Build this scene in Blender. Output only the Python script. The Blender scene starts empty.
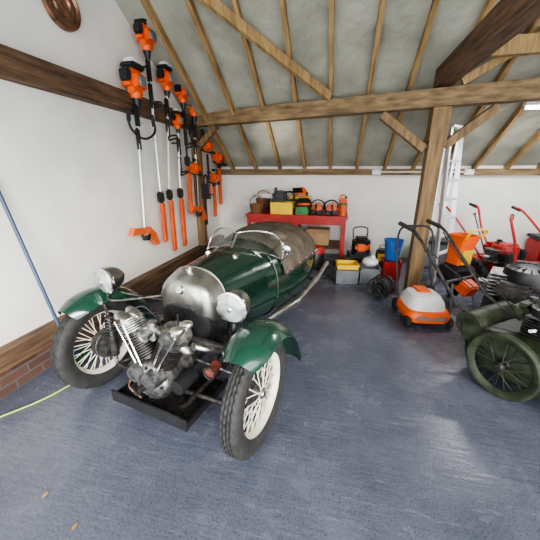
import bpy, bmesh, math, random
from mathutils import Vector, Matrix, Euler
random.seed(4)
pi=math.pi
# ------------------------------------------------------------------ materials
M={}
def mat(name,col,rough=.5,metal=0,var=.12,scale=8,bump=0.0,bscale=40,coat=0,stretch=None,col2=None,trans=0,emit=0,spec=.5):
    m=bpy.data.materials.new(name); m.use_nodes=True; nt=m.node_tree; N=nt.nodes; L=nt.links
    b=N['Principled BSDF']; b.inputs['Roughness'].default_value=rough; b.inputs['Metallic'].default_value=metal
    b.inputs['Coat Weight'].default_value=coat; b.inputs['Specular IOR Level'].default_value=spec
    b.inputs['Coat Roughness'].default_value=.06
    tc=N.new('ShaderNodeTexCoord'); mp=N.new('ShaderNodeMapping'); L.new(tc.outputs['Object'],mp.inputs[0])
    if stretch: mp.inputs['Scale'].default_value=stretch
    nz=N.new('ShaderNodeTexNoise'); nz.inputs['Scale'].default_value=scale; nz.inputs['Detail'].default_value=6
    L.new(mp.outputs[0],nz.inputs['Vector'])
    cr=N.new('ShaderNodeValToRGB'); c2=col2 or tuple(max(0,c*(1-2.2*var)) for c in col)
    cr.color_ramp.elements[0].position=.32; cr.color_ramp.elements[1].position=.68
    cr.color_ramp.elements[0].color=(*c2,1); cr.color_ramp.elements[1].color=(*[min(1,c*(1+var)) for c in col],1)
    L.new(nz.outputs['Fac'],cr.inputs[0]); L.new(cr.outputs[0],b.inputs['Base Color'])
    if bump:
        n2=N.new('ShaderNodeTexNoise'); n2.inputs['Scale'].default_value=bscale; n2.inputs['Detail'].default_value=5
        L.new(mp.outputs[0],n2.inputs['Vector'])
        bp=N.new('ShaderNodeBump'); bp.inputs['Strength'].default_value=bump; bp.inputs['Distance'].default_value=.02
        L.new(n2.outputs['Fac'],bp.inputs['Height']); L.new(bp.outputs[0],b.inputs['Normal'])
    if emit:
        b.inputs['Emission Color'].default_value=(1,1,1,1); b.inputs['Emission Strength'].default_value=emit
    M[name]=m; return m
mat('plaster',(.82,.81,.76),.8,var=.03,scale=3,bump=.10,bscale=60)
mat('green_paint',(.006,.025,.016),.2,var=.08,scale=5,coat=.6)
mat('wing_green',(.009,.043,.028),.2,var=.08,scale=5,coat=.7)
mat('silver',(.45,.45,.42),.34,1,var=.14,scale=12)
mat('chrome',(.70,.70,.69),.16,1,var=.05)
mat('alloy',(.42,.42,.41),.42,1,var=.28,scale=30,bump=.15)
mat('iron',(.065,.060,.057),.5,.7,var=.3,scale=30,bump=.2)
mat('bronze',(.32,.16,.10),.4,.6,var=.3,scale=14)
mat('rust',(.20,.045,.032),.6,.1,var=.3,scale=18)
mat('black_rubber',(.024,.024,.023),.75,var=.2,scale=20,bump=.15)
mat('black_plastic',(.016,.016,.018),.45,var=.15)
mat('grey_plastic',(.18,.19,.20),.5,var=.1)
mat('cream',(.62,.59,.50),.4,var=.08)
mat('white_plastic',(.72,.72,.69),.4,var=.04)
mat('lamp_glass',(.42,.46,.44),.12,.35,var=.3,scale=12,coat=1)
mat('tonneau',(.105,.086,.068),.95,var=.18,scale=9,bump=.5,bscale=14,spec=.15)
mat('leather',(.05,.03,.022),.6,var=.2)
mat('orange',(.85,.12,.012),.4,var=.06)
mat('orange_dull',(.72,.13,.035),.5,var=.1)
mat('red',(.40,.018,.014),.45,var=.14)
mat('yellow',(.80,.52,.02),.45,var=.06)
mat('blue',(.02,.15,.52),.45,var=.06)
mat('green_plastic',(.05,.22,.06),.5,var=.1)
mat('olive',(.032,.042,.020),.55,var=.3,scale=14,bump=.1)
mat('aluminium',(.78,.79,.80),.4,.7,var=.04)
mat('wicker',(.24,.12,.05),.8,var=.3,scale=50,bump=.5)
mat('cardboard',(.36,.24,.13),.85,var=.1,scale=6)
mat('bristle',(.03,.14,.06),.9,var=.4,scale=60,bump=.6)
mat('handle_blue',(.03,.06,.11),.4,var=.1)
mat('hose_yellow',(.42,.50,.10),.5,var=.1)
mat('leaf',(.40,.24,.09),.8,var=.25,scale=20)
mat('dark_fabric',(.05,.05,.06),.9,var=.2)
mat('tube_light',(1,1,1),.5,var=0,emit=14)
mat('rafter_wood',(.36,.235,.10),.75,var=.18,scale=5,stretch=(6,.6,.6),bump=.2,bscale=20,col2=(.19,.12,.052))
mat('beam_wood',(.23,.155,.075),.75,var=.2,scale=4,stretch=(.7,5,5),bump=.3,bscale=14,col2=(.10,.063,.032))
mat('post_wood',(.25,.16,.075),.75,var=.2,scale=4,stretch=(6,6,.6),bump=.3,bscale=14,col2=(.11,.068,.034))
mat('dark_wood',(.14,.08,.044),.8,var=.25,scale=5,stretch=(6,.6,6),bump=.35,bscale=14,col2=(.048,.029,.018))
m=bpy.data.materials.new('brick'); m.use_nodes=True; nt=m.node_tree; N=nt.nodes; L=nt.links; b=N['Principled BSDF']; b.inputs['Roughness'].default_value=.9
tc=N.new('ShaderNodeTexCoord'); sx=N.new('ShaderNodeSeparateXYZ'); cx=N.new('ShaderNodeCombineXYZ'); L.new(tc.outputs['Object'],sx.inputs[0]); L.new(sx.outputs[1],cx.inputs[0]); L.new(sx.outputs[2],cx.inputs[1])
br=N.new('ShaderNodeTexBrick'); L.new(cx.outputs[0],br.inputs['Vector']); br.inputs['Scale'].default_value=1; br.inputs['Brick Width'].default_value=.215; br.inputs['Row Height'].default_value=.075; br.inputs['Mortar Size'].default_value=.008
br.inputs['Color1'].default_value=(.12,.055,.038,1); br.inputs['Color2'].default_value=(.07,.036,.028,1); br.inputs['Mortar'].default_value=(.09,.08,.07,1)
L.new(br.outputs[0],b.inputs['Base Color']); bp=N.new('ShaderNodeBump'); bp.invert=True; bp.inputs['Strength'].default_value=.6; bp.inputs['Distance'].default_value=.01; L.new(br.outputs['Fac'],bp.inputs['Height']); L.new(bp.outputs[0],b.inputs['Normal']); M['brick']=m
m=bpy.data.materials.new('screen_glass'); m.use_nodes=True; nt=m.node_tree; nt.nodes.clear()
o=nt.nodes.new('ShaderNodeOutputMaterial'); mx=nt.nodes.new('ShaderNodeMixShader'); t=nt.nodes.new('ShaderNodeBsdfTransparent'); g=nt.nodes.new('ShaderNodeBsdfGlossy')
g.inputs['Roughness'].default_value=.12; t.inputs[0].default_value=(.88,.9,.88,1)
nz=nt.nodes.new('ShaderNodeTexNoise'); nz.inputs['Scale'].default_value=5
ma=nt.nodes.new('ShaderNodeMath'); ma.operation='MULTIPLY'; ma.inputs[1].default_value=.42; nt.links.new(nz.outputs[0],ma.inputs[0]); nt.links.new(ma.outputs[0],mx.inputs[0])
nt.links.new(t.outputs[0],mx.inputs[1]); nt.links.new(g.outputs[0],mx.inputs[2]); nt.links.new(mx.outputs[0],o.inputs[0]); M['screen_glass']=m
# floor: worn painted concrete
m=bpy.data.materials.new('painted_concrete'); m.use_nodes=True; nt=m.node_tree; N=nt.nodes; L=nt.links; b=N['Principled BSDF']
tc=N.new('ShaderNodeTexCoord')
def noise(scale,det,vec=None,rough=.5):
    n=N.new('ShaderNodeTexNoise'); n.inputs['Scale'].default_value=scale; n.inputs['Detail'].default_value=det; n.inputs['Roughness'].default_value=rough
    L.new(vec or tc.outputs['Object'],n.inputs['Vector']); return n.outputs[0]
def ramp(src,p0,c0,p1,c1):
    r=N.new('ShaderNodeValToRGB'); r.color_ramp.elements[0].position=p0; r.color_ramp.elements[1].position=p1; r.color_ramp.elements[0].color=(*c0,1); r.color_ramp.elements[1].color=(*c1,1); L.new(src,r.inputs[0]); return r.outputs[0]
def mixc(kind,fac,a,c):
    x=N.new('ShaderNodeMix'); x.data_type='RGBA'; x.blend_type=kind
    if isinstance(fac,float): x.inputs[0].default_value=fac
    else: L.new(fac,x.inputs[0])
    L.new(a,x.inputs[6])
    if isinstance(c,tuple): x.inputs[7].default_value=(*c,1)
    else: L.new(c,x.inputs[7])
    return x.outputs[2]
n1=noise(1.5,10,rough=.72)
base=ramp(n1,.32,(.064,.071,.100),.70,(.130,.140,.182))
base=mixc('MULTIPLY',.55,base,ramp(noise(95,3),.36,(.42,.42,.42),.50,(1,1,1)))
mpS=N.new('ShaderNodeMapping'); mpS.inputs['Scale'].default_value=(1.2,5,1); mpS.inputs['Rotation'].default_value=(0,0,.35); L.new(tc.outputs['Object'],mpS.inputs[0])
scuff=ramp(noise(3.2,9,mpS.outputs[0],.78),.56,(0,0,0),.68,(.55,.55,.55)); base=mixc('MIX',scuff,base,(.20,.215,.25))
stain=ramp(noise(.9,7,rough=.65),.60,(0,0,0),.75,(.6,.6,.6)); base=mixc('MIX',stain,base,(.055,.056,.068))
speck=ramp(noise(14,2),.735,(0,0,0),.76,(.7,.7,.7)); base=mixc('MIX',speck,base,(.13,.12,.11))
L.new(base,b.inputs['Base Color'])
mp=N.new('ShaderNodeMapping'); mp.inputs['Scale'].default_value=(5,36,1); mp.inputs['Rotation'].default_value=(0,0,.16); L.new(tc.outputs['Object'],mp.inputs[0])
m3=N.new('ShaderNodeMath'); m3.operation='MULTIPLY'; m3.inputs[1].default_value=.5; L.new(noise(60,3),m3.inputs[0])
ad=N.new('ShaderNodeMath'); ad.operation='ADD'; L.new(noise(1,3,mp.outputs[0]),ad.inputs[0]); L.new(m3.outputs[0],ad.inputs[1])
bp=N.new('ShaderNodeBump'); bp.inputs['Strength'].default_value=.34; bp.inputs['Distance'].default_value=.007; L.new(ad.outputs[0],bp.inputs['Height']); L.new(bp.outputs[0],b.inputs['Normal'])
mr=N.new('ShaderNodeMapRange'); mr.inputs[3].default_value=.10; mr.inputs[4].default_value=.42; L.new(n1,mr.inputs[0]); L.new(mr.outputs[0],b.inputs['Roughness']); M['floor']=m
m=bpy.data.materials.new('roof_membrane'); m.use_nodes=True; nt=m.node_tree; N=nt.nodes; L=nt.links; b=N['Principled BSDF']
tc=N.new('ShaderNodeTexCoord'); n1=N.new('ShaderNodeTexNoise'); n1.inputs['Scale'].default_value=2.5; n1.inputs['Detail'].default_value=5; L.new(tc.outputs['Object'],n1.inputs['Vector'])
cr=N.new('ShaderNodeValToRGB'); cr.color_ramp.elements[0].position=.3; cr.color_ramp.elements[1].position=.7
cr.color_ramp.elements[0].color=(.25,.255,.205,1); cr.color_ramp.elements[1].color=(.42,.425,.36,1); L.new(n1.outputs[0],cr.inputs[0]); L.new(cr.outputs[0],b.inputs['Base Color'])
bp=N.new('ShaderNodeBump'); bp.inputs['Strength'].default_value=.8; bp.inputs['Distance'].default_value=.08; L.new(n1.outputs[0],bp.inputs['Height']); L.new(bp.outputs[0],b.inputs['Normal'])
b.inputs['Roughness'].default_value=.4; M['membrane']=m

# ------------------------------------------------------------------ builder
def frame(ax):
    ax=Vector(ax).normalized(); h=Vector((0,0,1)) if abs(ax.z)<.9 else Vector((1,0,0))
    u=h.cross(ax).normalized(); v=ax.cross(u); return u,v,ax
def smooth_path(pts,n=6):
    P=[Vector(p) for p in pts]
    if len(P)<3: return P
    out=[]
    for i in range(len(P)-1):
        p0=P[max(i-1,0)];p1=P[i];p2=P[i+1];p3=P[min(i+2,len(P)-1)]
        for k in range(n):
            t=k/n; out.append(.5*((2*p1)+(p2-p0)*t+(2*p0-5*p1+4*p2-p3)*t*t+(3*p1-p0-3*p2+p3)*t**3))
    out.append(P[-1]); return out
class T:
    def __init__(s,name,loc=(0,0,0),rz=0,rot=None,sc=1):
        s.name=name; s.loc=loc; s.rot=rot or (0,0,rz); s.parts={}; s.sc=sc
    def bm(s,part,mt):
        k=(part,mt)
        if k not in s.parts: s.parts[k]=bmesh.new()
        return s.parts[k]
    def add(s,part,mt,verts,faces):
        bm=s.bm(part,mt); vs=[bm.verts.new(Vector(v)*s.sc) for v in verts]
        for f in faces:
            try: bm.faces.new([vs[i] for i in f])
            except Exception: pass
    def box(s,part,mt,c,size,rot=(0,0,0),bev=.006):
        b=bmesh.new(); bmesh.ops.create_cube(b,size=1)
        for v in b.verts: v.co=Vector((v.co.x*size[0],v.co.y*size[1],v.co.z*size[2]))
        bev=min(bev,min(size)*.45)
        if bev>0: bmesh.ops.bevel(b,geom=list(b.edges),offset=bev,segments=2,affect='EDGES')
        R=Euler(rot).to_matrix()
        b.verts.index_update()
        s.add(part,mt,[R@v.co+Vector(c) for v in b.verts],[[v.index for v in f.verts] for f in b.faces]); b.free()
    def loft(s,part,mt,rings,closed=True,caps=True):
        n=len(rings[0]); V=[p for r in rings for p in r]; F=[]
        for i in range(len(rings)-1):
            for j in range(n if closed else n-1):
                k=(j+1)%n; F.append([i*n+j,i*n+k,(i+1)*n+k,(i+1)*n+j])
        if caps and closed: F.append(list(range(n))); F.append([(len(rings)-1)*n+j for j in range(n)])
        s.add(part,mt,V,F)
    def lathe(s,part,mt,o,ax,prof,seg=32,mod=None,caps=False):
        u,v,a=frame(ax); o=Vector(o); rings=[]
        for r,h in prof:
            rings.append([o+a*h+(u*math.cos(2*pi*j/seg)+v*math.sin(2*pi*j/seg))*(r+(mod(r,h,j) if mod else 0)) for j in range(seg)])
        s.loft(part,mt,rings,True,caps)
    def cyl(s,part,mt,p1,p2,r1,r2=None,seg=16):
        p1=Vector(p1);p2=Vector(p2); s.lathe(part,mt,p1,p2-p1,[(r1,0),(r1 if r2 is None else r2,(p2-p1).length)],seg,caps=True)
    def tube(s,part,mt,pts,r,seg=8,n=6,sm=True,closed=False):
        P=smooth_path(pts,n) if sm else [Vector(p) for p in pts]
        rings=[]; u=None
        for i,p in enumerate(P):
            if closed: d=P[(i+1)%len(P)]-P[i-1]
            else: d=(P[min(i+1,len(P)-1)]-P[max(i-1,0)])
            d.normalize()
            if u is None: u,_,_=frame(d)
            u=(u-d*u.dot(d)).normalized(); v=d.cross(u)
            rings.append([p+(u*math.cos(2*pi*j/seg)+v*math.sin(2*pi*j/seg))*r for j in range(seg)])
        if closed: rings.append(rings[0])
        s.loft(part,mt,rings,True,not closed)
    def torus(s,part,mt,c,ax,R,r,seg=32,rs=8):
        u,v,a=frame(ax); c=Vector(c)
        s.tube(part,mt,[c+(u*math.cos(2*pi*j/seg)+v*math.sin(2*pi*j/seg))*R for j in range(seg)],r,rs,sm=False,closed=True)
    def ell(s,part,mt,c,rad,rot=(0,0,0),seg=20,half=False):
        R=Euler(rot).to_matrix(); rings=[]
        for i in range(13):
            th=(pi/2 if half else pi)*i/12
            rings.append([R@Vector((rad[0]*math.sin(th)*math.cos(2*pi*j/seg),rad[1]*math.sin(th)*math.sin(2*pi*j/seg),rad[2]*math.cos(th)))+Vector(c) for j in range(seg)])
        s.loft(part,mt,rings)
    def prism(s,part,mt,poly,o,ux,uy,th):
        o=Vector(o);ux=Vector(ux).normalized();uy=Vector(uy).normalized();n=ux.cross(uy)
        a=[o+ux*x+uy*y-n*th/2 for x,y in poly]; b=[p+n*th for p in a]
        s.loft(part,mt,[a,b])
    def done(s):
        ks=list(s.parts)
        root=None
        if len(ks)>1:
            root=bpy.data.objects.new(s.name,None); root.empty_display_size=.1; bpy.context.collection.objects.link(root)
            root.location=s.loc; root.rotation_euler=s.rot
        for k in ks:
            bm=s.parts[k]; bmesh.ops.remove_doubles(bm,verts=list(bm.verts),dist=1e-5)
            bmesh.ops.recalc_face_normals(bm,faces=list(bm.faces))
            nm=s.name if root is None else k[0]
            me=bpy.data.meshes.new(nm); bm.to_mesh(me); bm.free()
            for p in me.polygons: p.use_smooth=True
            me.set_sharp_from_angle(angle=.65)
            me.materials.append(M[k[1]]); ob=bpy.data.objects.new(nm,me); bpy.context.collection.objects.link(ob)
            if root: ob.parent=root
            else: ob.location=s.loc; ob.rotation_euler=s.rot
        return root
def addbeam(t,part,mt,p1,p2,w,h,up=(0,0,1)):
    p1=Vector(p1);p2=Vector(p2);d=(p2-p1).normalized(); sd=d.cross(Vector(up)).normalized(); u=sd.cross(d)
    R=[]
    for p in (p1,p2): R.append([p+sd*(w/2*a)+u*(h/2*b) for a,b in ((-1,-1),(1,-1),(1,1),(-1,1))])
    t.loft(part,mt,R)
def beam(name,mt,p1,p2,w,h,up=(0,0,1)):
    t=T(name); addbeam(t,'timber',mt,p1,p2,w,h,up); t.done()

# ------------------------------------------------------------------ room
LW=-2.5; BW=6.0; RW=4.6; FY=-0.9
SL=.64; RZ0=1.70; RY=2.1
def rz(y): return RZ0+SL*(BW-y)
t=T('floor'); t.box('floor','floor',(1.05,2.6,-.05),(7.4,7.2,.1),bev=0); t.done()
t=T('wall_back'); t.box('w','plaster',((LW+RW)/2,BW+.06,.86),(RW-LW+.2,.12,1.72),bev=0); t.done()
def sidewall(name,x,th):
    t=T(name); P=[(FY,0),(BW,0),(BW,rz(BW)),(RY,rz(RY)),(FY,2.7)]
    a=[(x,y,z) for y,z in P]; b=[(x+th,y,z) for y,z in P]; t.loft('w','plaster',[a,b]); t.done()
sidewall('wall_left',LW,-.12); sidewall('wall_right',RW,.12)
t=T('ceiling')
def sheet(x0,x1,y0,y1,m='membrane'):
    z=lambda y: rz(y) if y>=RY-.001 else 2.7
    t.loft('sheeting',m,[[(x0,y,z(y)),(x0,y,z(y)+.03),(x1,y,z(y)+.03),(x1,y,z(y))] for y in (y0,y1)])
sheet(LW-.1,RW+.1,BW+.1,RY); sheet(LW-.1,RW+.1,RY,FY)
t.done()
t=T('roof_rafters'); x=-.21-.48*4
while x<RW:
    hh=.10; 
    a=[(x-.024,BW-.01,rz(BW)-.015),(x+.024,BW-.01,rz(BW)-.015),(x+.024,BW-.01,rz(BW)-.015-hh),(x-.024,BW-.01,rz(BW)-.015-hh)]
    b=[(x-.024,RY,rz(RY)-.015),(x+.024,RY,rz(RY)-.015),(x+.024,RY,rz(RY)-.015-hh),(x-.024,RY,rz(RY)-.015-hh)]
    t.loft('r','rafter_wood',[a,b]); x+=.48
t.done()
beam('tie_beam','beam_wood',(LW,4.96,2.40),(RW,3.52,2.43),.17,.19)
beam('wall_plate_beam','dark_wood',(LW+.06,FY+.1,2.35),(LW+.06,4.86,2.35),.12,.20)
beam('trim_back_rail','beam_wood',(LW,BW-.04,1.60),(RW,BW-.04,1.60),.08,.11)
beam('trim_left_sill','dark_wood',(LW+.06,FY+.1,.235),(LW+.06,BW-.1,.235),.12,.14)
beam('trim_left_plinth','brick',(LW+.08,FY+.1,.082),(LW+.08,BW-.1,.082),.16,.164)
t=T('timber_post'); addbeam(t,'shaft','post_wood',(1.08,4.22,0),(1.08,4.22,2.31),.17,.17,(0,1,0))
addbeam(t,'head','post_wood',(1.08,4.22,1.95),(1.08,4.22,2.31),.19,.19,(0,1,0))
addbeam(t,'brace_1','post_wood',(.98,4.26,1.86),(.45,4.36,2.28),.09,.12,(0,1,0))
addbeam(t,'brace_2','post_wood',(1.18,4.20,1.90),(1.62,4.11,2.28),.09,.12,(0,1,0)); t.done()
t=T('wall_post'); addbeam(t,'shaft','post_wood',(LW+.07,4.97,.31),(LW+.07,4.97,2.29),.13,.13,(0,1,0))
addbeam(t,'brace','post_wood',(LW+.14,4.93,2.0),(LW+.5,4.85,2.29),.08,.10,(0,1,0)); t.done()
beam('roof_strut','rafter_wood',(-.22,4.42,2.53),(-1.52,3.28,3.28),.06,.10)
beam('purlin_beam','dark_wood',(1.08,4.35,2.64),(1.08,FY+.2,2.64),.17,.20)
beam('roof_strut','rafter_wood',(1.22,4.1,2.54),(1.98,3.9,2.96),.08,.13,(0,1,0))
beam('collar_beam','rafter_wood',(1.18,3.70,2.72),(RW,3.70,2.72),.07,.15)
t=T('strip_light'); t.box('body','white_plastic',(2.45,4.55,2.38),(.75,.09,.06)); t.cyl('tube','tube_light',(2.1,4.55,2.33),(2.8,4.55,2.33),.018)
t.box('hanger','white_plastic',(2.45,4.55,2.50),(.03,.03,.25)); t.done()

# ------------------------------------------------------------------ wheels / engines
def wheel(t,pf,c,ax,R,w,rim,ns=40,tyre='black_rubber',rimm='cream',spoke=.0035,tread=True,hubr=.035,hubw=.06,drum=0):
    h=w
    prof=[(rim-.004,-.36*h),(rim+.3*(R-rim),-.49*h),(rim+.62*(R-rim),-.5*h),(R-.016,-.43*h),(R-.002,-.33*h),
      (R,-.22*h),(R-.009,-.20*h),(R-.009,-.16*h),(R,-.14*h),(R,-.04*h),(R-.009,-.025*h),(R-.009,.025*h),(R,.04*h),(R,.14*h),(R-.009,.16*h),(R-.009,.20*h),(R,.22*h),
      (R-.002,.33*h),(R-.016,.43*h),(rim+.62*(R-rim),.5*h),(rim+.3*(R-rim),.49*h),(rim-.004,.36*h)]
    t.lathe(pf+'tyre',tyre,c,ax,prof,144,mod=(lambda r,hh,j:(-.008 if (r>R-.017 and (j+int(abs(hh)/h*8))%3==0) else 0)) if tread else None)
    t.lathe(pf+'rim',rimm,c,ax,[(rim+.010,-.38*h),(rim-.002,-.36*h),(rim-.014,-.22*h),(rim-.026,-.08*h),(rim-.026,.08*h),(rim-.014,.22*h),(rim-.002,.36*h),(rim+.010,.38*h)],64)
    u,v,a=frame(ax); c=Vector(c)
    for i in range(ns):
        sgn=1 if i%2 else -1; th=2*pi*i/ns; t2=th+(.35 if (i//2)%2 else -.35)
        p1=c+a*(sgn*hubw*.5)+(u*math.cos(t2)+v*math.sin(t2))*hubr
        p2=c+a*(sgn*.05*h)+(u*math.cos(th)+v*math.sin(th))*(rim-.02)
        t.cyl(pf+'spokes',rimm,p1,p2,spoke,seg=5)
    t.lathe(pf+'hub','alloy' if rimm=='cream' else 'iron',c,ax,[(0,-hubw*.75),(hubr*.6,-hubw*.75),(hubr*.75,-hubw*.6),(hubr,-hubw*.55),(hubr,-hubw*.4),(hubr*.7,-hubw*.3),(hubr*.7,hubw*.3),(hubr,hubw*.4),(hubr,hubw*.55),(hubr*.75,hubw*.6),(hubr*.6,hubw*.75),(0,hubw*.75)],24)
def motor(t,c,s=1,cov='black_plastic',tank='black_plastic',fins='alloy'):
    x,y,z=c
    t.box('engine_block','iron',(x,y,z+.07*s),(.22*s,.24*s,.14*s),bev=.02*s)
    for i in range(7): t.box('engine_fins',fins,(x-.10*s,y,z+(.05+.022*i)*s),(.17*s,.16*s,.008*s),bev=.002)
    t.lathe('recoil_cover',cov,(x,y,z+.14*s),(0,0,1),[(.125*s,0),(.13*s,.05*s),(.12*s,.085*s),(.06*s,.10*s),(0,.10*s)],28)
    for i in range(16):
        a=2*pi*i/16; t.box('grille','iron',(x+.085*s*math.cos(a),y+.085*s*math.sin(a),z+.238*s),(.05*s,.007*s,.006*s),(0,0,a),bev=.001)
    t.box('fuel_tank',tank,(x+.02*s,y+.15*s,z+.17*s),(.26*s,.12*s,.12*s),bev=.035*s)
    t.cyl('fuel_cap','black_plastic',(x+.06*s,y+.15*s,z+.22*s),(x+.06*s,y+.15*s,z+.255*s),.028*s)
    t.box('air_filter','black_plastic',(x+.14*s,y-.04*s,z+.13*s),(.09*s,.14*s,.12*s),bev=.02*s)
    t.box('silencer','iron',(x-.06*s,y-.15*s,z+.12*s),(.16*s,.07*s,.09*s),bev=.015*s)
    t.cyl('spark_plug','white_plastic',(x-.18*s,y,z+.1*s),(x-.24*s,y,z+.11*s),.012*s)

# ------------------------------------------------------------------ car
car=T('vintage_three_wheeler_car',(-1.080,1.42,0),-math.radians(11.5))
HT=.68; WR=.355; WY=.10
def sect(y,w,zt,zb,n=40,e=2.4,a0=0,a1=2*pi,off=0,full=True):
    out=[]; m=(zt+zb)/2+ (zt-zb)*.02; h=(zt-zb)/2
    k=n if full else n+1
    for i in range(k):
        a=a0+(a1-a0)*i/n; c=math.cos(a); s_=math.sin(a)
        out.append(Vector(((w+off)*math.copysign(abs(c)**(2/e),c),y,m+(h+off)*math.copysign(abs(s_)**(2/e),s_))))
    return out
def stat(S,n=5):
    P=[]; 
    for i in range(len(S)-1):
        p=[S[max(i-1,0)],S[i],S[i+1],S[min(i+2,len(S)-1)]]
        for k in range(n):
            q=k/n; P.append(tuple(.5*(2*p[1][d]+(p[2][d]-p[0][d])*q+(2*p[0][d]-5*p[1][d]+4*p[2][d]-p[3][d])*q*q+(3*p[1][d]-p[0][d]-3*p[2][d]+p[3][d])*q**3) for d in range(4)))
    P.append(S[-1]); return P
nose=stat([(.275,.135,.83,.58),(.29,.185,.865,.52),(.325,.230,.895,.47),(.39,.252,.920,.42),(.45,.262,.930,.40)],4)
car.loft('nose_cowl','silver',[sect(*s_) for s_ in nose])
car.loft('radiator_grille','black_plastic',[sect(.265,.10,.70,.54),sect(.274,.155,.72,.52),sect(.30,.215,.73,.43),sect(.36,.240,.735,.40)])
for i in range(9): car.box('grille_bars','iron',(-.12+.03*i,.258,.62),(.005,.012,.17),bev=.001)
car.lathe('badge','chrome',(0,.290,.825),(0,-1,.55),[(.0,.035),(.028,.03),(.032,.015),(.032,0)],20)
car.cyl('radiator_cap','chrome',(0,.39,.912),(0,.39,.945),.024); car.torus('radiator_cap','chrome',(0,.39,.945),(0,0,1),.022,.006,20)
body=stat([(.45,.262,.931,.38),(.8,.32,.950,.29),(1.15,.39,.968,.23),(1.5,.445,.97,.21),(1.9,.45,.955,.21),(2.3,.38,.91,.23),(2.6,.265,.81,.28),(2.8,.13,.68,.36),(2.88,.03,.58,.48)],6)
car.loft('body','green_paint',[sect(*s_) for s_ in body])
car.tube('bonnet_bead','silver',[v for v in sect(.45,.262,.931,.38,off=.003)],.005,6,sm=False,closed=True)
car.tube('scuttle_bead','green_paint',[v for v in sect(1.10,.381,.965,.236,off=.003)],.006,6,sm=False,closed=True)
for i in range(12):
    for sx in (-1,1): car.box('louvres','green_paint',(sx*(.286+.006*i),.56+.035*i,.70),(.010,.014,.13),bev=.003)
ton=stat([(1.20,.405,.978,.23),(1.30,.43,1.01,.22),(1.6,.458,1.045,.21),(1.9,.458,1.04,.21),(2.15,.42,.985,.22),(2.36,.37,.905,.23)],5)
car.loft('tonneau_cover','tonneau',[sect(s_[0],s_[1],s_[2],s_[3],n=28,a0=.16,a1=pi-.16,off=.010,full=False) for s_ in ton],closed=False,caps=False)
for sx in (-1,1):
    car.tube('coaming','leather',[sect(s_[0],s_[1],s_[2],s_[3],n=28,a0=.16,a1=pi-.16,off=.014,full=False)[0 if sx>0 else -1] for s_ in ton],.010,8,sm=False)
    for i in range(2,len(ton)-1,3):
        p=sect(*ton[i],n=28,a0=.20,a1=pi-.20,off=.02,full=False)[0 if sx>0 else -1]; car.ell('press_studs','chrome',p,(.008,.008,.008),seg=8)
car.tube('tonneau_zip','leather',[Vector((0,s_[0],s_[2]+.012)) for s_ in ton],.006,6,sm=False)
car.ell('steering_bulge','tonneau',(.19,1.42,1.01),(.16,.13,.06))
for sx in (-1,1):
    b0=Vector((0,.95,.958)); b1=Vector((sx*.40,1.15,.865)); t0=Vector((0,1.06,1.085)); t1=Vector((sx*.30,1.20,1.07))
    top=smooth_path([t0,Vector((sx*.16,1.12,1.105)),t1,Vector((sx*.385,1.20,.975)),b1],6); bot=smooth_path([b1,Vector((sx*.25,1.05,.932)),b0],8)
    edge=[b0]+top+bot[1:-1]
    n=len(top); base=[bot[-1-int(i*(len(bot)-1)/(n-1))] for i in range(n)]
    car.loft('windscreen_glass','screen_glass',[base,top],closed=False,caps=False)
    car.tube('windscreen_frame','chrome',edge,.008,8,sm=False,closed=True)
car.cyl('fuel_filler','chrome',(.13,.80,.93),(.14,.80,.965),.03,.026,20)
car.cyl('fuel_filler','chrome',(-.13,.80,.93),(-.14,.80,.965),.026,.022,20)
car.tube('mirror_stalk','chrome',[(.40,1.10,.84),(.47,1.07,.92),(.47,1.07,.96)],.005); car.ell('mirror','chrome',(.47,1.06,.985),(.04,.012,.04))
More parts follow.
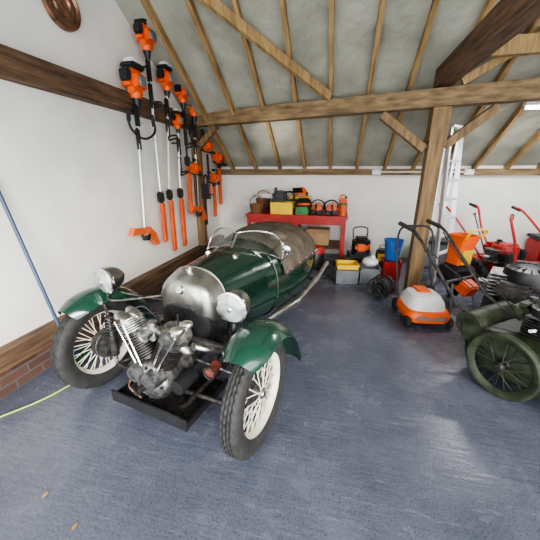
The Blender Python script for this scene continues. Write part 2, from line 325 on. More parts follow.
for sx in (-1,1):
    wheel(car,'front_',(sx*HT,WY,WR),(sx*1,.0,0),WR,.112,.25,40)
    car.lathe('brake_drum','iron',(sx*(HT-.02),WY,WR),(-sx,0,0),[(0,0),(.105,0),(.11,.01),(.11,.055),(.09,.06),(0,.06)],32)
    car.lathe('brake_plate','alloy',(sx*(HT-.082),WY,WR),(-sx,0,0),[(.112,0),(.11,.008),(.03,.015),(0,.015)],32)
    kx=sx*.545
    car.cyl('kingpin','alloy',(kx,WY,.17),(kx,WY,.62),.014); car.cyl('kingpin','iron',(kx,WY,.27),(kx,WY,.44),.03)
    car.cyl('stub_axle','iron',(kx,WY,WR),(sx*HT,WY,WR),.022)
    pts=[(kx+.034*math.cos(i*.7),WY+.034*math.sin(i*.7),.44+i*.0028) for i in range(60)]
    car.tube('spring','iron',pts,.006,6,sm=False)
    car.cyl('axle_tubes','iron',(sx*.08,WY,.60),(kx,WY,.60),.018); car.cyl('axle_tubes','iron',(sx*.08,WY-.02,.18),(kx,WY,.18),.018)
    car.cyl('axle_tubes','iron',(kx,WY,.60),(sx*.22,.55,.50),.012); car.cyl('axle_tubes','iron',(kx,WY,.18),(sx*.25,.75,.26),.014)
    car.cyl('steering_rod','alloy',(kx,WY+.10,.33),(sx*.1,WY+.14,.33),.009)
    rings=[]; R0=.435; W=.14
    for i in range(30):
        q=i/29; th=math.radians(56+ (190-56)*q)
        cy=WY-R0*math.cos(th)*(1+.16*max(0,q-.35)); cz=WR+R0*math.sin(th)
        if q>.75: cy+=.07*((q-.75)/.25)**1.5
        w=W*(1-.35*(max(0,.16-q)/.16)**2-.16*(max(0,q-.86)/.14)**2)
        outr=[];inn=[]
        ny,nz_=-math.cos(th),math.sin(th)
        for k in range(15):
            s_=-1+2*k/14; drop=.075*abs(s_)**2.4
            for lst,off in ((outr,0),(inn,-.007)):
                rr=off-drop; lst.append(Vector((sx*HT-sx*.01+s_*w,cy+ny*rr,cz+nz_*rr)))
        rings.append(outr+inn[::-1])
    car.loft('front_wing','wing_green',rings)
    car.tube('wing_stay','iron',[(sx*.26,.60,.55),(sx*.45,.40,.64),(sx*.60,.22,.74)],.011)
    car.tube('wing_stay','iron',[(kx,WY,.60),(sx*.57,WY,.68),(sx*.61,WY,.73)],.011)
    hx=sx*.52; hy=.12; hz=.875; ax=Vector((sx*.03,-1,-.06))
    car.lathe('headlamp_shell','silver',(hx,hy,hz),ax,[(0,-.13),(.03,-.125),(.062,-.095),(.083,-.05),(.092,0),(.097,.008),(.097,.022),(.090,.028)],36)
    car.lathe('headlamp_rim','chrome',(hx,hy,hz),ax,[(.098,.006),(.100,.014),(.098,.026),(.086,.030)],36)
    car.lathe('headlamp_lens','lamp_glass',(hx,hy,hz),ax,[(.091,.024),(.078,.034),(.045,.043),(0,.046)],36)
    car.ell('headlamp_bulb','chrome',Vector((hx,hy,hz))+ax*.043,(.018,.008,.018))
    car.tube('headlamp_bracket','iron',[(sx*.23,.42,.70),(sx*.42,.24,.70),(hx,.12,.72),(hx,.12,.79)],.012)
    car.tube('exhaust_pipe','silver',[(sx*.24,.06,.58),(sx*.33,.12,.54),(sx*.345,.25,.47),(sx*.36,.5,.43),(sx*.42,.9,.42)],.024,14)
    car.cyl('exhaust_pipe','silver',(sx*.42,.9,.42),(sx*.505,1.3,.42),.026,.04); car.cyl('exhaust_pipe','silver',(sx*.505,1.3,.42),(sx*.50,2.0,.42),.04)
    car.cyl('exhaust_pipe','silver',(sx*.50,2.0,.42),(sx*.46,2.62,.43),.028,.028)
    for yy in (1.4,1.95): car.box('exhaust_bracket','iron',(sx*.46,yy,.42),(.09,.02,.03))
EY=.0
car.lathe('crankcase','alloy',(0,EY-.10,.33),(0,1,0),[(0,-.03),(.05,-.03),(.055,-.005),(.095,0),(.125,.02),(.14,.05),(.14,.16),(.12,.19),(.12,.3),(0,.3)],36)
for i in range(8):
    a=2*pi*i/8; car.cyl('case_bolts','iron',(.11*math.cos(a),EY-.10,.33+.11*math.sin(a)),(.11*math.cos(a),EY-.085,.33+.11*math.sin(a)),.009,seg=6)
car.cyl('timing_cover','alloy',(.07,EY-.15,.40),(.07,EY-.06,.40),.055,.065,24); car.cyl('timing_cover','alloy',(-.07,EY-.14,.40),(-.07,EY-.06,.40),.05,.065,24)
car.cyl('starter_dog','iron',(0,EY-.19,.33),(0,EY-.12,.33),.022)
car.cyl('magneto','black_plastic',(.17,-.03,.30),(.17,.13,.30),.05); car.cyl('dynamo','iron',(-.18,-.01,.24),(-.18,.17,.24),.05)
for sx in (-1,1):
    d=Vector((sx*.50,0,.87)).normalized(); b0=Vector((sx*.055,EY,.44)); u,v,_=frame(d)
    car.cyl('cylinders','iron',b0,b0+d*.26,.05,seg=24)
    for i in range(11):
        p=b0+d*(.03+.016*i); car.cyl('cylinder_fins','iron',p,p+d*.005,.086,seg=28)
    for i in range(6):
        p=b0+d*(.215+.015*i); car.cyl('head_fins','alloy',p,p+d*.006,.090,seg=28)
    h=b0+d*.31; car.ell('rocker_box','silver',h+Vector((0,-.03,0)),(.075,.045,.035),(0,-sx*.48,0)); car.ell('rocker_box','silver',h+Vector((0,.05,0)),(.07,.04,.035),(0,-sx*.48,0))
    for q in (-1,1):
        car.cyl('pushrod_tubes','chrome',Vector((sx*.05,EY-.09,.42))+Vector((q*.02,0,0)),h+Vector((q*.035,-.07,-.01)),.0085)
    car.cyl('valve_caps','chrome',h+Vector((0,-.08,.0)),h+Vector((0,-.05,.0)),.024,seg=6)
    car.tube('inlet_pipe','alloy',[b0+d*.24+Vector((-sx*.05,.0,0)),(sx*.06,EY,.66),(0,.02,.67)],.02,12)
    car.tube('spark_lead','black_rubber',[h+Vector((0,0,.03)),(sx*.14,.08,.76),(sx*.05,.14,.6)],.005)
    car.tube('exhaust_stub','alloy',[b0+d*.22+Vector((sx*.05,-.02,0)),(sx*.27,-.0,.58),(sx*.25,.07,.57)],.026,12)
car.cyl('carburettor','alloy',(0,EY,.60),(0,EY,.72),.03); car.lathe('carburettor','alloy',(0,EY-.02,.66),(0,-1,0),[(.025,0),(.03,.03),(.042,.06),(.03,.055)],20)
car.tube('fuel_line','bronze',[(0,.06,.6),(.05,.15,.55),(.03,.3,.6)],.005)
car.tube('oil_line','bronze',[(-.07,-.13,.40),(-.12,-.14,.30),(-.05,-.12,.22)],.006)
car.cyl('horn','rust',(.37,.05,.42),(.37,.14,.43),.038,.032,24); car.torus('horn','iron',(.37,.05,.42),(0,1,0),.038,.008,24); car.tube('horn_mount','iron',[(.37,.14,.43),(.29,.3,.42),(.22,.45,.44)],.012)
car.box('under_tray','iron',(0,.10,.12),(.62,.46,.012),bev=.002); car.box('under_tray','black_plastic',(0,-.13,.155),(.64,.014,.085),bev=.003)
for sx in (-1,1): car.box('under_tray','black_plastic',(sx*.31,.10,.14),(.012,.46,.05),bev=.002)
for sx in (-1,1): car.cyl('chassis_tubes','iron',(sx*.22,-.05,.18),(sx*.26,2.2,.22),.02)
car.cyl('chassis_tubes','iron',(0,0,.2),(0,.9,.25),.03)
car.box('bulkhead','iron',(0,.55,.38),(.40,.02,.30)); car.cyl('clutch_housing','iron',(0,.2,.33),(0,.5,.34),.12,.09,28)
wheel(car,'rear_',(0,2.38,WR),(1,0,0),WR,.11,.25,24,tread=False)
car.done()

# ------------------------------------------------------------------ tools on left wall
WX=LW+.11
def powerhead(t,z,s=1):
    t.box('engine_cover','orange',(.05,0,z),(.17*s,.23*s,.20*s),bev=.05*s)
    t.box('engine_base','black_plastic',(.05,0,z+.12*s),(.15*s,.18*s,.05*s),bev=.02)
    t.box('fuel_tank','white_plastic',(.05,.02,z+.16*s),(.12*s,.16*s,.05*s),bev=.02)
    t.cyl('starter','grey_plastic',(.05+.085*s,0,z),(.05+.1*s,0,z),.055*s,.045*s,20)
    t.box('air_filter','black_plastic',(.05,-.12*s,z+.03*s),(.10*s,.05*s,.10*s),bev=.015)
    t.cyl('clutch_housing','orange',(.05,0,z-.09*s),(.05,0,z-.14*s),.06*s,.05*s); t.cyl('clutch_neck','black_plastic',(.05,0,z-.14*s),(.05,0,z-.22*s),.045*s,.025*s)
    t.box('wall_hook','iron',(-.02,0,z-.30),(.12,.02,.02))
def poletool(name,y,z1,z0,dy,kind,s=1,sm='aluminium'):
    t=T(name,(WX,y,0)); powerhead(t,z1,s); t.cyl('shaft',sm,(.05,0,z1-.1),(.05,dy,z0),.016,seg=12)
    zt=z1-.45; t.box('throttle_handle','black_plastic',(.05,dy*.2,zt+.1),(.045,.06,.24),bev=.012)
    t.box('foam_grip','black_rubber',(.05,dy*.35,zt-.15),(.05,.05,.25),bev=.015)
    if kind=='brush':
        t.tube('bike_handle','black_plastic',[(.05,-.17,zt+.16),(.07,-.21,zt-.02),(.06,-.05,zt-.12),(.06,.12,zt-.12),(.07,.27,zt-.02),(.05,.27,zt+.16)],.014)
        t.cyl('handle_grips','black_rubber',(.05,-.17,zt+.16),(.06,-.20,zt+.03),.022); t.cyl('handle_grips','black_rubber',(.05,.27,zt+.16),(.06,.27,zt+.03),.022)
        t.cyl('gearbox','aluminium',(.05,dy,z0+.02),(.09,dy-.03,z0-.05),.03)
        t.prism('deflector','orange_dull',[(-.30,.0),(-.24,.08),(-.08,.05),(.05,.05),(.16,-.05),(.22,-.20),(.15,-.21),(.05,-.10),(-.08,-.02)],(.07,dy,z0),(0,1,0),(0,0,1),.07)
        t.cyl('line_head','black_plastic',(.06,dy,z0-.03),(.06,dy,z0-.11),.06,.045)
    else:
        L=.75 if kind=='hedge' else .55
        t.box('gear_head','black_plastic',(.05,dy,z0),(.07,.10,.15),bev=.02)
        t.box('blade_scabbard','orange_dull',(.05,dy+.01,z0-.07-L/2),(.045,.105,L),(-.03,0,0),bev=.03)
        t.tube('loop_handle','black_plastic',[(.05,dy*.4-.0,zt-.3),(.12,dy*.4-.09,zt-.26),(.17,dy*.4,zt-.24),(.12,dy*.4+.09,zt-.26),(.05,dy*.4,zt-.3)],.012)
    t.done()
poletool('brushcutter',3.36,2.56,.90,-.17,'brush',1.2)
poletool('pole_pruner',3.68,3.10,1.28,-.06,'pole',1.05)
poletool('long_reach_hedge_trimmer',4.04,2.76,1.30,-.20,'hedge',1.0,'white_plastic')
poletool('long_reach_hedge_trimmer',4.24,2.30,1.30,-.10,'hedge',.8,'aluminium')
poletool('long_reach_hedge_trimmer',4.46,2.70,1.76,-.02,'hedge',1.0,'black_plastic')
poletool('brushcutter',4.78,2.58,1.0,-.10,'brush',1.05)
def hedge(name,y,z,s=1,sheath=False):
    t=T(name,(WX,y,z),sc=s); t.box('engine_cover','orange',(.06,0,0),(.17,.24,.18),bev=.05); t.box('rear_handle','black_plastic',(.06,.02,.14),(.05,.2,.05),bev=.02)
    t.tube('front_handle','black_plastic',[(.0,-.10,-.06),(.10,-.16,-.1),(.18,0,-.12),(.10,.16,-.1),(.0,.1,-.06)],.014)
    if sheath: t.box('blade_scabbard','orange_dull',(.06,0,-.46),(.04,.11,.62),bev=.02); t.box('blade_neck','black_plastic',(.06,0,-.12),(.05,.09,.1),bev=.01)
    else:
        t.box('cutter_bar','black_plastic',(.06,0,-.48),(.014,.05,.7),bev=.002)
        for i in range(18): t.box('cutter_teeth','alloy',(.06,0,-.16-.038*i),(.010,.12,.014),bev=.001)
    t.box('wall_hook','iron',(-.03,0,.1),(.1,.02,.02)); t.done()
hedge('hedge_trimmer',5.16,2.04,1.1); hedge('hedge_trimmer',5.66,1.86,1.15,True)
hedge('hedge_trimmer',5.40,1.50,.95,True); hedge('hedge_trimmer',4.68,1.66,.9,False)
def wallsaw(name,y,z):
    t=T(name,(WX+.03,y,z))
    t.box('engine_cover','orange',(.04,0,0),(.17,.18,.24),bev=.045); t.box('engine_base','black_plastic',(.04,-.08,0),(.18,.06,.26),bev=.02)
    t.tube('rear_handle','black_plastic',[(.04,.05,.10),(.04,.06,.22),(.04,0,.27),(.04,-.07,.22),(.04,-.07,.10)],.016)
    t.tube('front_handle','black_plastic',[(-.05,-.05,-.06),(-.05,.10,-.07),(.04,.15,-.07),(.13,.10,-.07),(.13,-.05,-.06)],.012)
    t.box('bar_scabbard','black_plastic',(.0,0,-.36),(.03,.10,.50),bev=.015); t.box('wall_hook','iron',(-.07,0,.16),(.12,.02,.02)); t.done()
wallsaw('hanging_chainsaw',5.02,1.28)
def chainsaw(name,loc,rz_=0,rot=None,c='orange'):
    t=T(name,loc,rz_,rot)
    t.box('engine_cover',c,(0,0,.11),(.26,.18,.16),bev=.045); t.box('engine_base','black_plastic',(0,0,.035),(.28,.2,.06),bev=.02)
    t.tube('rear_handle','black_plastic',[(-.10,0,.16),(-.22,0,.17),(-.27,0,.10),(-.22,0,.03),(-.10,0,.03)],.016)
    t.tube('front_handle','black_plastic',[(.06,-.10,.05),(.07,-.11,.18),(.07,0,.24),(.07,.11,.18),(.06,.10,.05)],.012)
    t.prism('guide_bar','alloy',[(.1,.05),(.5,.055),(.54,.09),(.5,.125),(.1,.13)],(0,-.07,0),(1,0,0),(0,0,1),.008); t.done()
t=T('round_wall_plaque',(LW+.012,2.66,2.98)); t.lathe('p','bronze',(0,0,0),(1,0,0),[(0,.02),(.07,.022),(.08,.035),(.09,.02),(.15,.02),(.165,.04),(.185,.035),(.19,0),(0,-.01)],40)
t.lathe('boss','dark_wood',(0,0,0),(1,0,0),[(.10,.021),(.11,.03),(.13,.03),(.14,.021)],40); t.done()
# broom
t=T('yard_broom',(LW+.37,1.72,0)); t.cyl('handle','handle_blue',(0,0,.10),(-.33,.0,1.56),.014); t.box('head','handle_blue',(.0,0,.115),(.07,.34,.035),(0,-.1,.3),bev=.01)
for i in range(70):
    x0=random.uniform(-.028,.028); y0=random.uniform(-.16,.16); c_,s_=math.cos(.3),math.sin(.3)
    p=Vector((x0*c_-y0*s_,x0*s_+y0*c_,.10)); t.cyl('bristles','bristle',p,p+Vector((x0*.6,random.uniform(-.01,.01),-.098)),.008,.010,5)
t.done()
t=T('garden_hose'); t.tube('h','hose_yellow',[(-2.25,1.0,.008),(-2.15,1.15,.008),(-2.02,1.35,.008),(-1.95,1.6,.008),(-1.98,1.8,.008)],.006); t.done()
for i,(x,y) in enumerate([(-1.114,.707),(-1.388,.793),(.35,4.0)]):
    t=T('dead_leaf',(x,y,.004),random.uniform(0,6)); s_=random.uniform(.015,.022)
    t.prism('l','leaf',[(-s_,0),(-.3*s_,.5*s_),(.6*s_,.45*s_),(s_,0),(.5*s_,-.5*s_),(-.4*s_,-.4*s_)],(0,0,0),(1,0,.05),(0,1,0),.003); t.done()

# ------------------------------------------------------------------ red bench and contents
BZ=.88
t=T('red_workbench'); t.box('top','red',(-.75,5.55,BZ-.03),(1.82,.75,.06)); 
for x in (-1.6,-.75,.10):
    for y in (5.22,5.88): t.box('legs','red',(x,y,(BZ-.06)/2),(.07,.06,BZ-.06))
t.box('shelf','dark_wood',(-.75,5.55,.30),(1.7,.66,.03)); t.box('apron','red',(-.75,5.21,BZ-.11),(1.7,.025,.10)); t.done()
def crate(name,loc,size,m,rz_=0):
    t=T(name,loc,rz_); w,d,h=size; th=.012
    t.box('c',m,(0,0,th/2),(w*.9,d*.9,th)); 
    for sx in (-1,1):
        t.box('c',m,(sx*(w*.475),0,h/2),(th,d,h),(0,sx*.06,0)); t.box('c',m,(0,sx*d*.475,h/2),(w,th,h),(-sx*.06,0,0))
        t.box('c',m,(sx*w*.5,0,h-.012),(.03,d+.03,.022)); t.box('c',m,(0,sx*d*.5,h-.012),(w+.03,.03,.022))
        for k in range(-2,3): t.box('c',m,(k*w*.18,sx*d*.49,h*.45),(.015,.012,h*.8),bev=.002)
    t.done()
def basket(name,loc,r,h,m='wicker'):
    t=T(name,loc); 
    for i in range(int(h/.018)): t.torus('weave',m,(0,0,.012+i*.018),(0,0,1),r*(.78+.22*i*.018/h),.010,24,6)
    t.cyl('base',m,(0,0,0),(0,0,.012),r*.8); t.tube('handle',m,[(-r,0,h),(-r*.8,0,h+.09),(0,0,h+.14),(r*.8,0,h+.09),(r,0,h)],.01); t.done()
crate('yellow_crate',(-1.0,5.36,BZ),(.40,.28,.21),'yellow')
crate('green_crate',(-.635,5.37,BZ),(.22,.28,.13),'green_plastic')
basket('wicker_basket',(-1.50,5.36,BZ),.12,.17)
basket('wicker_basket',(-1.46,5.74,BZ),.14,.24)
t=T('folded_sack',(-1.12,5.74,BZ)); t.ell('s','dark_fabric',(0,0,.15),(.14,.15,.15)); t.ell('s','wicker',(.02,-.02,.33),(.10,.12,.06)); t.done()
chainsaw('chainsaw',(-.13,5.44,BZ),math.radians(95)); chainsaw('chainsaw',(-.38,5.46,BZ),math.radians(88),c='orange_dull'); chainsaw('chainsaw',(-1.06,5.36,BZ+.212),math.radians(180),c='black_plastic')
def helmet(name,loc,rz_=0,c='orange'):
    t=T(name,loc,rz_,sc=.9); t.ell('shell',c,(0,0,.05),(.12,.145,.13),half=True); t.lathe('brim',c,(0,-.03,.05),(0,0,1),[(.12,.0),(.155,-.01),(.155,-.015),(.12,-.01)],28)
    for sx in (-1,1): t.ell('ear_muffs','black_plastic',(sx*.13,0,.045),(.03,.045,.045))
    t.prism('mesh_visor','black_plastic',[(-.12,0),(.12,0),(.10,.11),(-.10,.11)],(0,-.16,.08),(1,0,0),(0,-.5,.8),.006); t.done()
helmet('safety_helmet',(-.62,5.40,BZ+.135),.1); helmet('safety_helmet',(-.72,5.76,BZ+.287),-.3)
t=T('petrol_can',(.065,5.76,BZ)); t.box('can','orange',(0,0,.13),(.15,.12,.26),bev=.03); t.tube('handle','orange',[(-.05,0,.25),(-.04,0,.31),(.03,0,.31),(.04,0,.25)],.012); t.cyl('cap','black_plastic',(.05,0,.25),(.05,0,.29),.02); t.done()
t=T('plant_pot_stack',(.07,5.30,BZ)); 
for i in range(4): t.lathe('pots','orange_dull',(0,0,.0+i*.025),(0,0,1),[(0,0),(.05,0),(.065,.09),(.072,.09),(.072,.105),(.06,.105),(.045,.01)],24)
t.lathe('top_pot','green_plastic',(0,0,.10),(0,0,1),[(0,0),(.05,0),(.065,.09),(.072,.09),(.072,.105),(.06,.105)],24); t.done()
t=T('toolbox',(-.73,5.76,BZ)); t.box('body','black_plastic',(0,0,.12),(.4,.22,.24),bev=.02); t.box('lid','yellow',(0,0,.26),(.41,.23,.05),bev=.015); t.box('latches','alloy',(0,-.12,.23),(.05,.01,.05)); t.done()
# cartons on the lower shelf
t=T('cardboard_box',(-.35,5.55,.316)); t.box('carton','cardboard',(0,0,.14),(.42,.36,.28),bev=.004); t.box('tape','wicker',(0,0,.2815),(.42,.05,.003),bev=0); t.box('flaps','cardboard',(0,-.19,.25),(.40,.01,.10),(.4,0,0),bev=.002); t.done()
t=T('cardboard_box',(-1.15,5.55,.316)); t.box('carton','cardboard',(0,0,.11),(.5,.38,.22),bev=.004); t.box('tape','wicker',(0,0,.2215),(.5,.05,.003),bev=0); t.done()
# under / in front of bench
crate('grey_crate',(.18,4.42,0),(.32,.30,.22),'grey_plastic',.1); crate('grey_crate',(.52,4.50,0),(.28,.30,.24),'grey_plastic',0)
crate('yellow_tray',(.18,4.42,.226),(.30,.28,.07),'yellow',.1)
t=T('white_sack',(.52,4.50,.243)); t.ell('s','white_plastic',(0,0,.07),(.12,.11,.07)); t.ell('neck','white_plastic',(.03,0,.13),(.04,.04,.05)); t.done()
crate('red_crate',(.86,4.74,0),(.26,.28,.30),'red')
t=T('blue_bucket',(.86,4.74,.305)); t.lathe('pail','blue',(0,0,0),(0,0,1),[(0,0),(.10,0),(.135,.30),(.145,.30),(.145,.315),(.13,.315),(.095,.01),(0,.01)],32); t.tube('handle','alloy',[(-.14,0,.30),(-.1,-.1,.22),(0,-.15,.18),(.1,-.1,.22),(.14,0,.30)],.005); t.done()
t=T('hose_reel',(.62,3.90,0),-.5)
for sy in (-1,1):
    t.torus('flanges','black_plastic',(0,sy*.09,.15),(0,1,0),.14,.010,32)
    for i in range(6): a=pi*i/3; t.cyl('spokes','black_plastic',(0,sy*.09,.15),(.14*math.cos(a),sy*.09,.15+.14*math.sin(a)),.007,seg=6)
for i in range(8): t.torus('cable','black_rubber',(0,-.07+.02*i,.15),(0,1,0),.10,.011,32); t.torus('cable','black_rubber',(0,-.07+.02*i,.15),(0,1,0),.08,.011,32)
t.cyl('axle','black_plastic',(0,-.1,.15),(0,.1,.15),.06); t.tube('stand','black_plastic',[(-.1,-.1,.008),(0,-.1,.15),(.1,-.1,.008)],.008,sm=False); t.tube('stand','black_plastic',[(-.1,.1,.008),(0,.1,.15),(.1,.1,.008)],.008,sm=False); t.done()
t=T('leaf_blower',(.42,5.02,0),.1); t.box('fan_housing','black_plastic',(0,0,.18),(.3,.26,.30),bev=.07); t.box('engine_cover','orange',(0,.05,.38),(.2,.18,.12),bev=.04); t.tube('blow_pipe','black_plastic',[(.0,-.1,.22),(-.2,-.14,.24),(-.5,-.16,.14)],.045,14); t.done()
t=T('pressure_washer',(.45,5.62,0),.2); t.box('body','black_plastic',(0,0,.25),(.3,.28,.42),bev=.06); t.box('band','orange',(0,-.12,.3),(.26,.06,.1),bev=.02)
for sx in (-1,1): t.cyl('wheels','grey_plastic',(sx*.17,.08,.09),(sx*.21,.08,.09),.09)
t.tube('handle','black_plastic',[(-.12,.1,.4),(-.12,.12,.6),(.12,.12,.6),(.12,.1,.4)],.012); t.done()
t=T('shop_vacuum',(-.35,4.98,0)); t.lathe('drum','black_plastic',(0,0,.04),(0,0,1),[(0,0),(.15,0),(.16,.02),(.16,.24),(.15,.26)],28); t.lathe('lid','red',(0,0,.29),(0,0,1),[(.165,0),(.165,.04),(.12,.10),(0,.12)],28)
for a in range(4): t.cyl('casters','black_rubber',(.12*math.cos(a*pi/2+.8),.12*math.sin(a*pi/2+.8),0),(.12*math.cos(a*pi/2+.8),.12*math.sin(a*pi/2+.8),.05),.025)
t.done()
t=T('car_battery_charger',(.85,5.35,0),-.2); t.box('case','black_plastic',(0,0,.16),(.30,.24,.30),bev=.03); t.box('panel','yellow',(0,-.122,.18),(.22,.01,.14),bev=.003); t.tube('handle','alloy',[(-.1,0,.30),(-.08,0,.38),(.08,0,.38),(.1,0,.30)],.012); t.done()
for x in (.62,2.12):
    t=T('power_socket',(x,BW-.092,1.60)); t.box('plate','white_plastic',(0,0,0),(.15,.018,.09)); 
    for k in (-1,1): t.box('switch','grey_plastic',(k*.04,-.011,.02),(.015,.006,.02),bev=.001)
    t.done()
t=T('conduit_pipe'); t.cyl('c','white_plastic',(.70,BW-.092,1.60),(2.04,BW-.092,1.60),.011); t.done()

# ------------------------------------------------------------------ right side machines
t=T('push_lawn_mower',(1.0,3.36,0),.15)
rings=[]
for z,w,d in ((.06,.44,.50),(.10,.47,.53),(.15,.46,.52),(.18,.42,.48)):
    rings.append([Vector((w/2*math.copysign(abs(math.cos(a))**.45,math.cos(a)),d/2*math.copysign(abs(math.sin(a))**.45,math.sin(a)),z)) for a in [2*pi*i/40 for i in range(40)]])
t.loft('deck','orange',rings)
rings=[]
for z,w,d in ((.17,.41,.46),(.25,.38,.43),(.31,.30,.34),(.325,.18,.2)):
    rings.append([Vector((w/2*math.copysign(abs(math.cos(a))**.55,math.cos(a)),d/2*math.copysign(abs(math.sin(a))**.55,math.sin(a))+.02,z)) for a in [2*pi*i/40 for i in range(40)]])
t.loft('top_cover','white_plastic',rings); t.box('front_grille','grey_plastic',(0,-.255,.12),(.30,.03,.05),bev=.01); t.box('battery_cover','orange',(0,.08,.325),(.15,.2,.03),bev=.012)
for sx in (-1,1):
    for y,r in ((-.2,.06),(.2,.08)): t.lathe('wheels','black_rubber',(sx*.215,y,r),(sx,0,0),[(0,-.01),(r-.01,-.02),(r,-.01),(r,.02),(r-.01,.028),(r*.6,.03),(0,.02)],28)
t.tube('handlebar','black_plastic',[(-.20,.2,.16),(-.2,.38,.5),(-.19,.48,.92),(0,.5,.98),(.19,.48,.92),(.2,.38,.5),(.20,.2,.16)],.013); t.done()
t=T('aluminium_stepladder',(1.50,4.62,0),math.radians(48))
for d,y0,y1,ms in ((0,-.07,.10,0),(1,.17,.12,0)):
    for sx in (-1,1): addbeam(t,'stiles','aluminium',(sx*(.21-.02*d),y0,0),(sx*(.15-.02*d),y1,2.15),.028,.06)
for i in range(8):
    z=.24+.25*i; q=z/2.15; t.box('treads','aluminium',(0,-.07+.17*q,z),(.40-.11*q,.08,.025),bev=.004)
t.box('top_cap','aluminium',(0,.11,2.16),(.34,.12,.03)); t.done()
t=T('wheeled_rough_cut_mower',(1.50,2.36,0),math.radians(37.6))
for sx in (-1,1): wheel(t,'drive_',(sx*.32,0,.25),(sx,0,0),.25,.06,.212,20,'olive','olive',.004,False,.04,.07)
def ring(z,w,d,oy=0,p=.4): return [Vector((w/2*math.copysign(abs(math.cos(a))**p,math.cos(a)),oy+d/2*math.copysign(abs(math.sin(a))**p,math.sin(a)),z)) for a in [2*pi*i/44 for i in range(44)]]
t.loft('deck','olive',[ring(.12,.50,.82,-.08),ring(.14,.54,.86,-.08),ring(.36,.54,.90,-.06),ring(.42,.48,.84,-.06),ring(.43,.3,.5,-.06)])
t.cyl('axle','iron',(-.34,0,.26),(.34,0,.26),.018); t.cyl('grass_roller','olive',(-.27,.32,.42),(.27,.32,.42),.10,seg=24)
for k in (-.27,.27): t.cyl('roller_caps','iron',(k-.005,.32,.42),(k+.005,.32,.42),.055)
t.box('chain_guard','olive',(-.285,.17,.38),(.03,.34,.16),bev=.012)
motor(t,(.03,-.06,.43),1.0,'black_plastic','olive','iron')
for sx in (-1,1):
    t.tube('handlebar','iron',[(sx*.22,.10,.40),(sx*.21,.45,.52),(sx*.20,.80,.86),(sx*.20,1.0,1.05),(sx*.20,1.16,1.10)],.015)
    t.cyl('grips','black_rubber',(sx*.20,1.04,1.07),(sx*.20,1.20,1.11),.021)
    t.tube('control_cable','black_rubber',[(sx*.2,1.0,1.02),(sx*.12,.7,.8),(sx*.08,.3,.62),(0,.1,.5)],.005)
t.cyl('cross_brace','iron',(-.21,.62,.67),(.21,.62,.67),.012)
for sx in (-1,1): t.lathe('front_casters','black_rubber',(sx*.18,-.60,.08),(1,0,0),[(0,-.02),(.07,-.025),(.08,-.01),(.08,.01),(.07,.025),(0,.02)],20); t.cyl('caster_forks','iron',(sx*.18,-.60,.08),(sx*.18,-.5,.28),.01)
t.done()
def cultivator(name,loc,rz_,c,eng='black_plastic',s=1,tank='black_plastic',bars=None):
    t=T(name,loc,rz_)
    for sx in (-1,1):
        t.lathe('wheels','black_rubber',(sx*.26,0,.2),(sx,0,0),[(.10,-.05),(.17,-.055),(.2,-.04),(.2,.04),(.17,.055),(.10,.05)],40,mod=lambda r,h,j:(-.012 if r>.19 and j%3==0 else 0))
        t.lathe('wheel_discs',c,(sx*.26,0,.2),(sx,0,0),[(0,.03),(.04,.03),(.05,.01),(.11,.02),(.11,-.02),(0,-.02)],28)
        t.tube('handlebar',bars or c,[(sx*.10,.15,.42),(sx*.16,.5,.76),(sx*.27,.78,1.04),(sx*.28,.95,1.08)],.016); t.cyl('grips','black_rubber',(sx*.275,.83,1.05),(sx*.28,.98,1.085),.022)
        t.prism('tine_cover_sides',c,[(-.2,0),(.2,0),(.17,.16),(0,.22),(-.17,.16)],(sx*.24,.42,.14),(0,1,0),(0,0,1),.008)
    t.cyl('axle','iron',(-.27,0,.2),(.27,0,.2),.02)
    t.box('frame',c,(0,.0,.32),(.24,.60,.07),bev=.02); t.box('gearcase',c,(0,.15,.28),(.14,.28,.22),bev=.04)
    t.loft('tine_cover',c,[[Vector((x,.42+.2*math.cos(a),.16+.2*math.sin(a))) for a in [pi*i/12 for i in range(13)]]+[Vector((x,.42+.19*math.cos(a),.155+.19*math.sin(a))) for a in [pi*(12-i)/12 for i in range(13)]] for x in (-.24,.24)])
    for k in range(-2,3):
        for a in range(4): t.box('tines','iron',(k*.09,.42+.07*math.cos(a*pi/2+k),.14+.07*math.sin(a*pi/2+k)),(.03,.14,.01),(a*pi/2+k,0,0),bev=.001)
    t.cyl('lever','iron',(.05,.2,.4),(.12,.65,.95),.009); t.ell('lever_knob','red',(.12,.65,.96),(.025,.025,.025))
    motor(t,(0,-.14,.355),1.25*s,eng,tank); t.done()
cultivator('rotary_cultivator',(1.90,3.28,0),math.radians(-28),'iron','black_plastic',1.3,'black_plastic','red')
cultivator('rotary_cultivator',(2.25,4.75,0),math.radians(20),'red','red',1.0,'red')
cultivator('rotary_cultivator',(3.15,4.5,0),math.radians(15),'red','black_plastic',1.0,'red')
t=T('garden_shredder',(1.48,3.92,0),.5)
def rr(z,w,d,oy=0): return [Vector((w/2*math.copysign(abs(math.cos(a))**.35,math.cos(a)),oy+d/2*math.copysign(abs(math.sin(a))**.35,math.sin(a)),z)) for a in [2*pi*i/36 for i in range(36)]]
t.loft('hopper','orange',[rr(.50,.20,.20),rr(.72,.21,.21),rr(.86,.24,.26,-.02),rr(.89,.26,.28,-.02),rr(.89,.23,.25,-.02),rr(.75,.18,.18)])
t.loft('motor_housing','black_plastic',[rr(.30,.28,.30),rr(.34,.32,.34),rr(.48,.30,.32),rr(.53,.22,.22)]); t.box('discharge_chute','orange',(0,-.18,.28),(.18,.2,.16),(.4,0,0),bev=.02)
t.box('warning_panel','yellow',(0,-.110,.63),(.14,.02,.17),bev=.003)
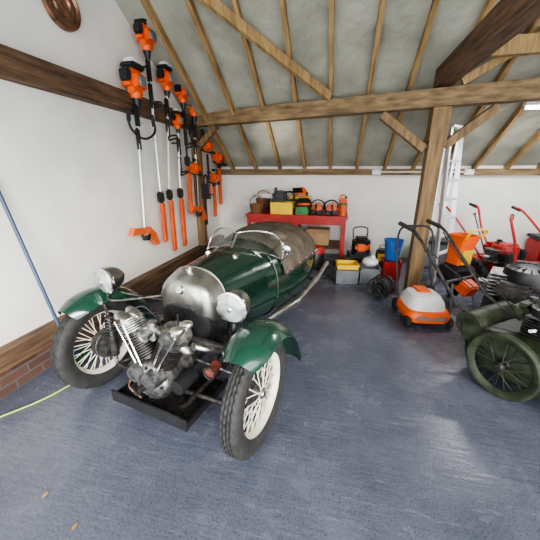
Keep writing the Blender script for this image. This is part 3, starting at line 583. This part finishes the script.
for sx in (-1,1):
    t.tube('legs','grey_plastic',[(sx*.13,-.10,.34),(sx*.19,-.2,.015)],.014,sm=False); t.cyl('legs','grey_plastic',(sx*.13,.1,.34),(sx*.17,.15,.1),.014); t.cyl('wheels','black_rubber',(sx*.17,.15,.09),(sx*.21,.15,.09),.09)
t.tube('push_handle','yellow',[(-.1,-.12,.86),(-.12,-.18,.93),(-.10,-.20,.97),(.0,-.20,.98),(.10,-.20,.97),(.12,-.18,.93),(.1,-.12,.86)],.014)
t.done()
t=T('fuel_jerrycan',(2.75,5.6,0)); t.box('can','red',(0,0,.14),(.2,.14,.28),bev=.03); t.tube('handle','red',[(-.06,0,.26),(-.05,0,.33),(.03,0,.33),(.04,0,.26)],.013); t.done()
t=T('storage_box',(1.75,5.62,0)); t.box('box','grey_plastic',(0,0,.22),(.6,.42,.44),bev=.03); t.box('lid','black_plastic',(0,0,.46),(.64,.46,.05),bev=.02); t.done()
t=T('storage_box',(3.55,5.65,0)); t.box('box','red',(0,0,.28),(.7,.45,.56),bev=.03); t.box('lid','black_plastic',(0,0,.58),(.74,.49,.05),bev=.02); t.done()

# ------------------------------------------------------------------ light
w=bpy.data.worlds.new('World'); bpy.context.scene.world=w; w.use_nodes=True
bg=w.node_tree.nodes['Background']; bg.inputs[0].default_value=(.95,.975,1,1); bg.inputs[1].default_value=6.3
sun=bpy.data.lights.new('sun','SUN'); sun.energy=5.5; sun.angle=math.radians(24); sun.color=(1,.96,.90)
so=bpy.data.objects.new('sun',sun); bpy.context.collection.objects.link(so)
so.rotation_euler=Vector((-.75,1,-.42)).to_track_quat('-Z','Y').to_euler()
# added unseen spot lamp, stands in for sunlight reflected on to the roof sheeting
sp=bpy.data.lights.new('sun_patch_spot','SPOT'); sp.energy=330; sp.spot_size=math.radians(20); sp.spot_blend=.8; sp.shadow_soft_size=.05; sp.color=(1,.93,.82)
spo=bpy.data.objects.new('sun_patch_spot',sp); bpy.context.collection.objects.link(spo); spo.location=(-.9,2.4,1.25)
spo.rotation_euler=(Vector((-1.05,5.25,2.22))-Vector((-.9,2.4,1.25))).to_track_quat('-Z','Y').to_euler()
cl=bpy.data.lights.new('strip_lamp','AREA'); cl.shape='RECTANGLE'; cl.size=.7; cl.size_y=.05; cl.energy=45
clo=bpy.data.objects.new('strip_lamp',cl); bpy.context.collection.objects.link(clo); clo.location=(2.45,4.55,2.30)
bpy.context.scene.view_settings.look='AgX - Medium High Contrast'
cam=bpy.data.cameras.new('camera'); co=bpy.data.objects.new('camera',cam); bpy.context.collection.objects.link(co)
co.location=(0,0,1.6); co.rotation_euler=(math.radians(90-18.43),0,math.radians(13)); cam.lens=19.6; cam.sensor_width=36; cam.clip_start=.02
bpy.context.scene.camera=co
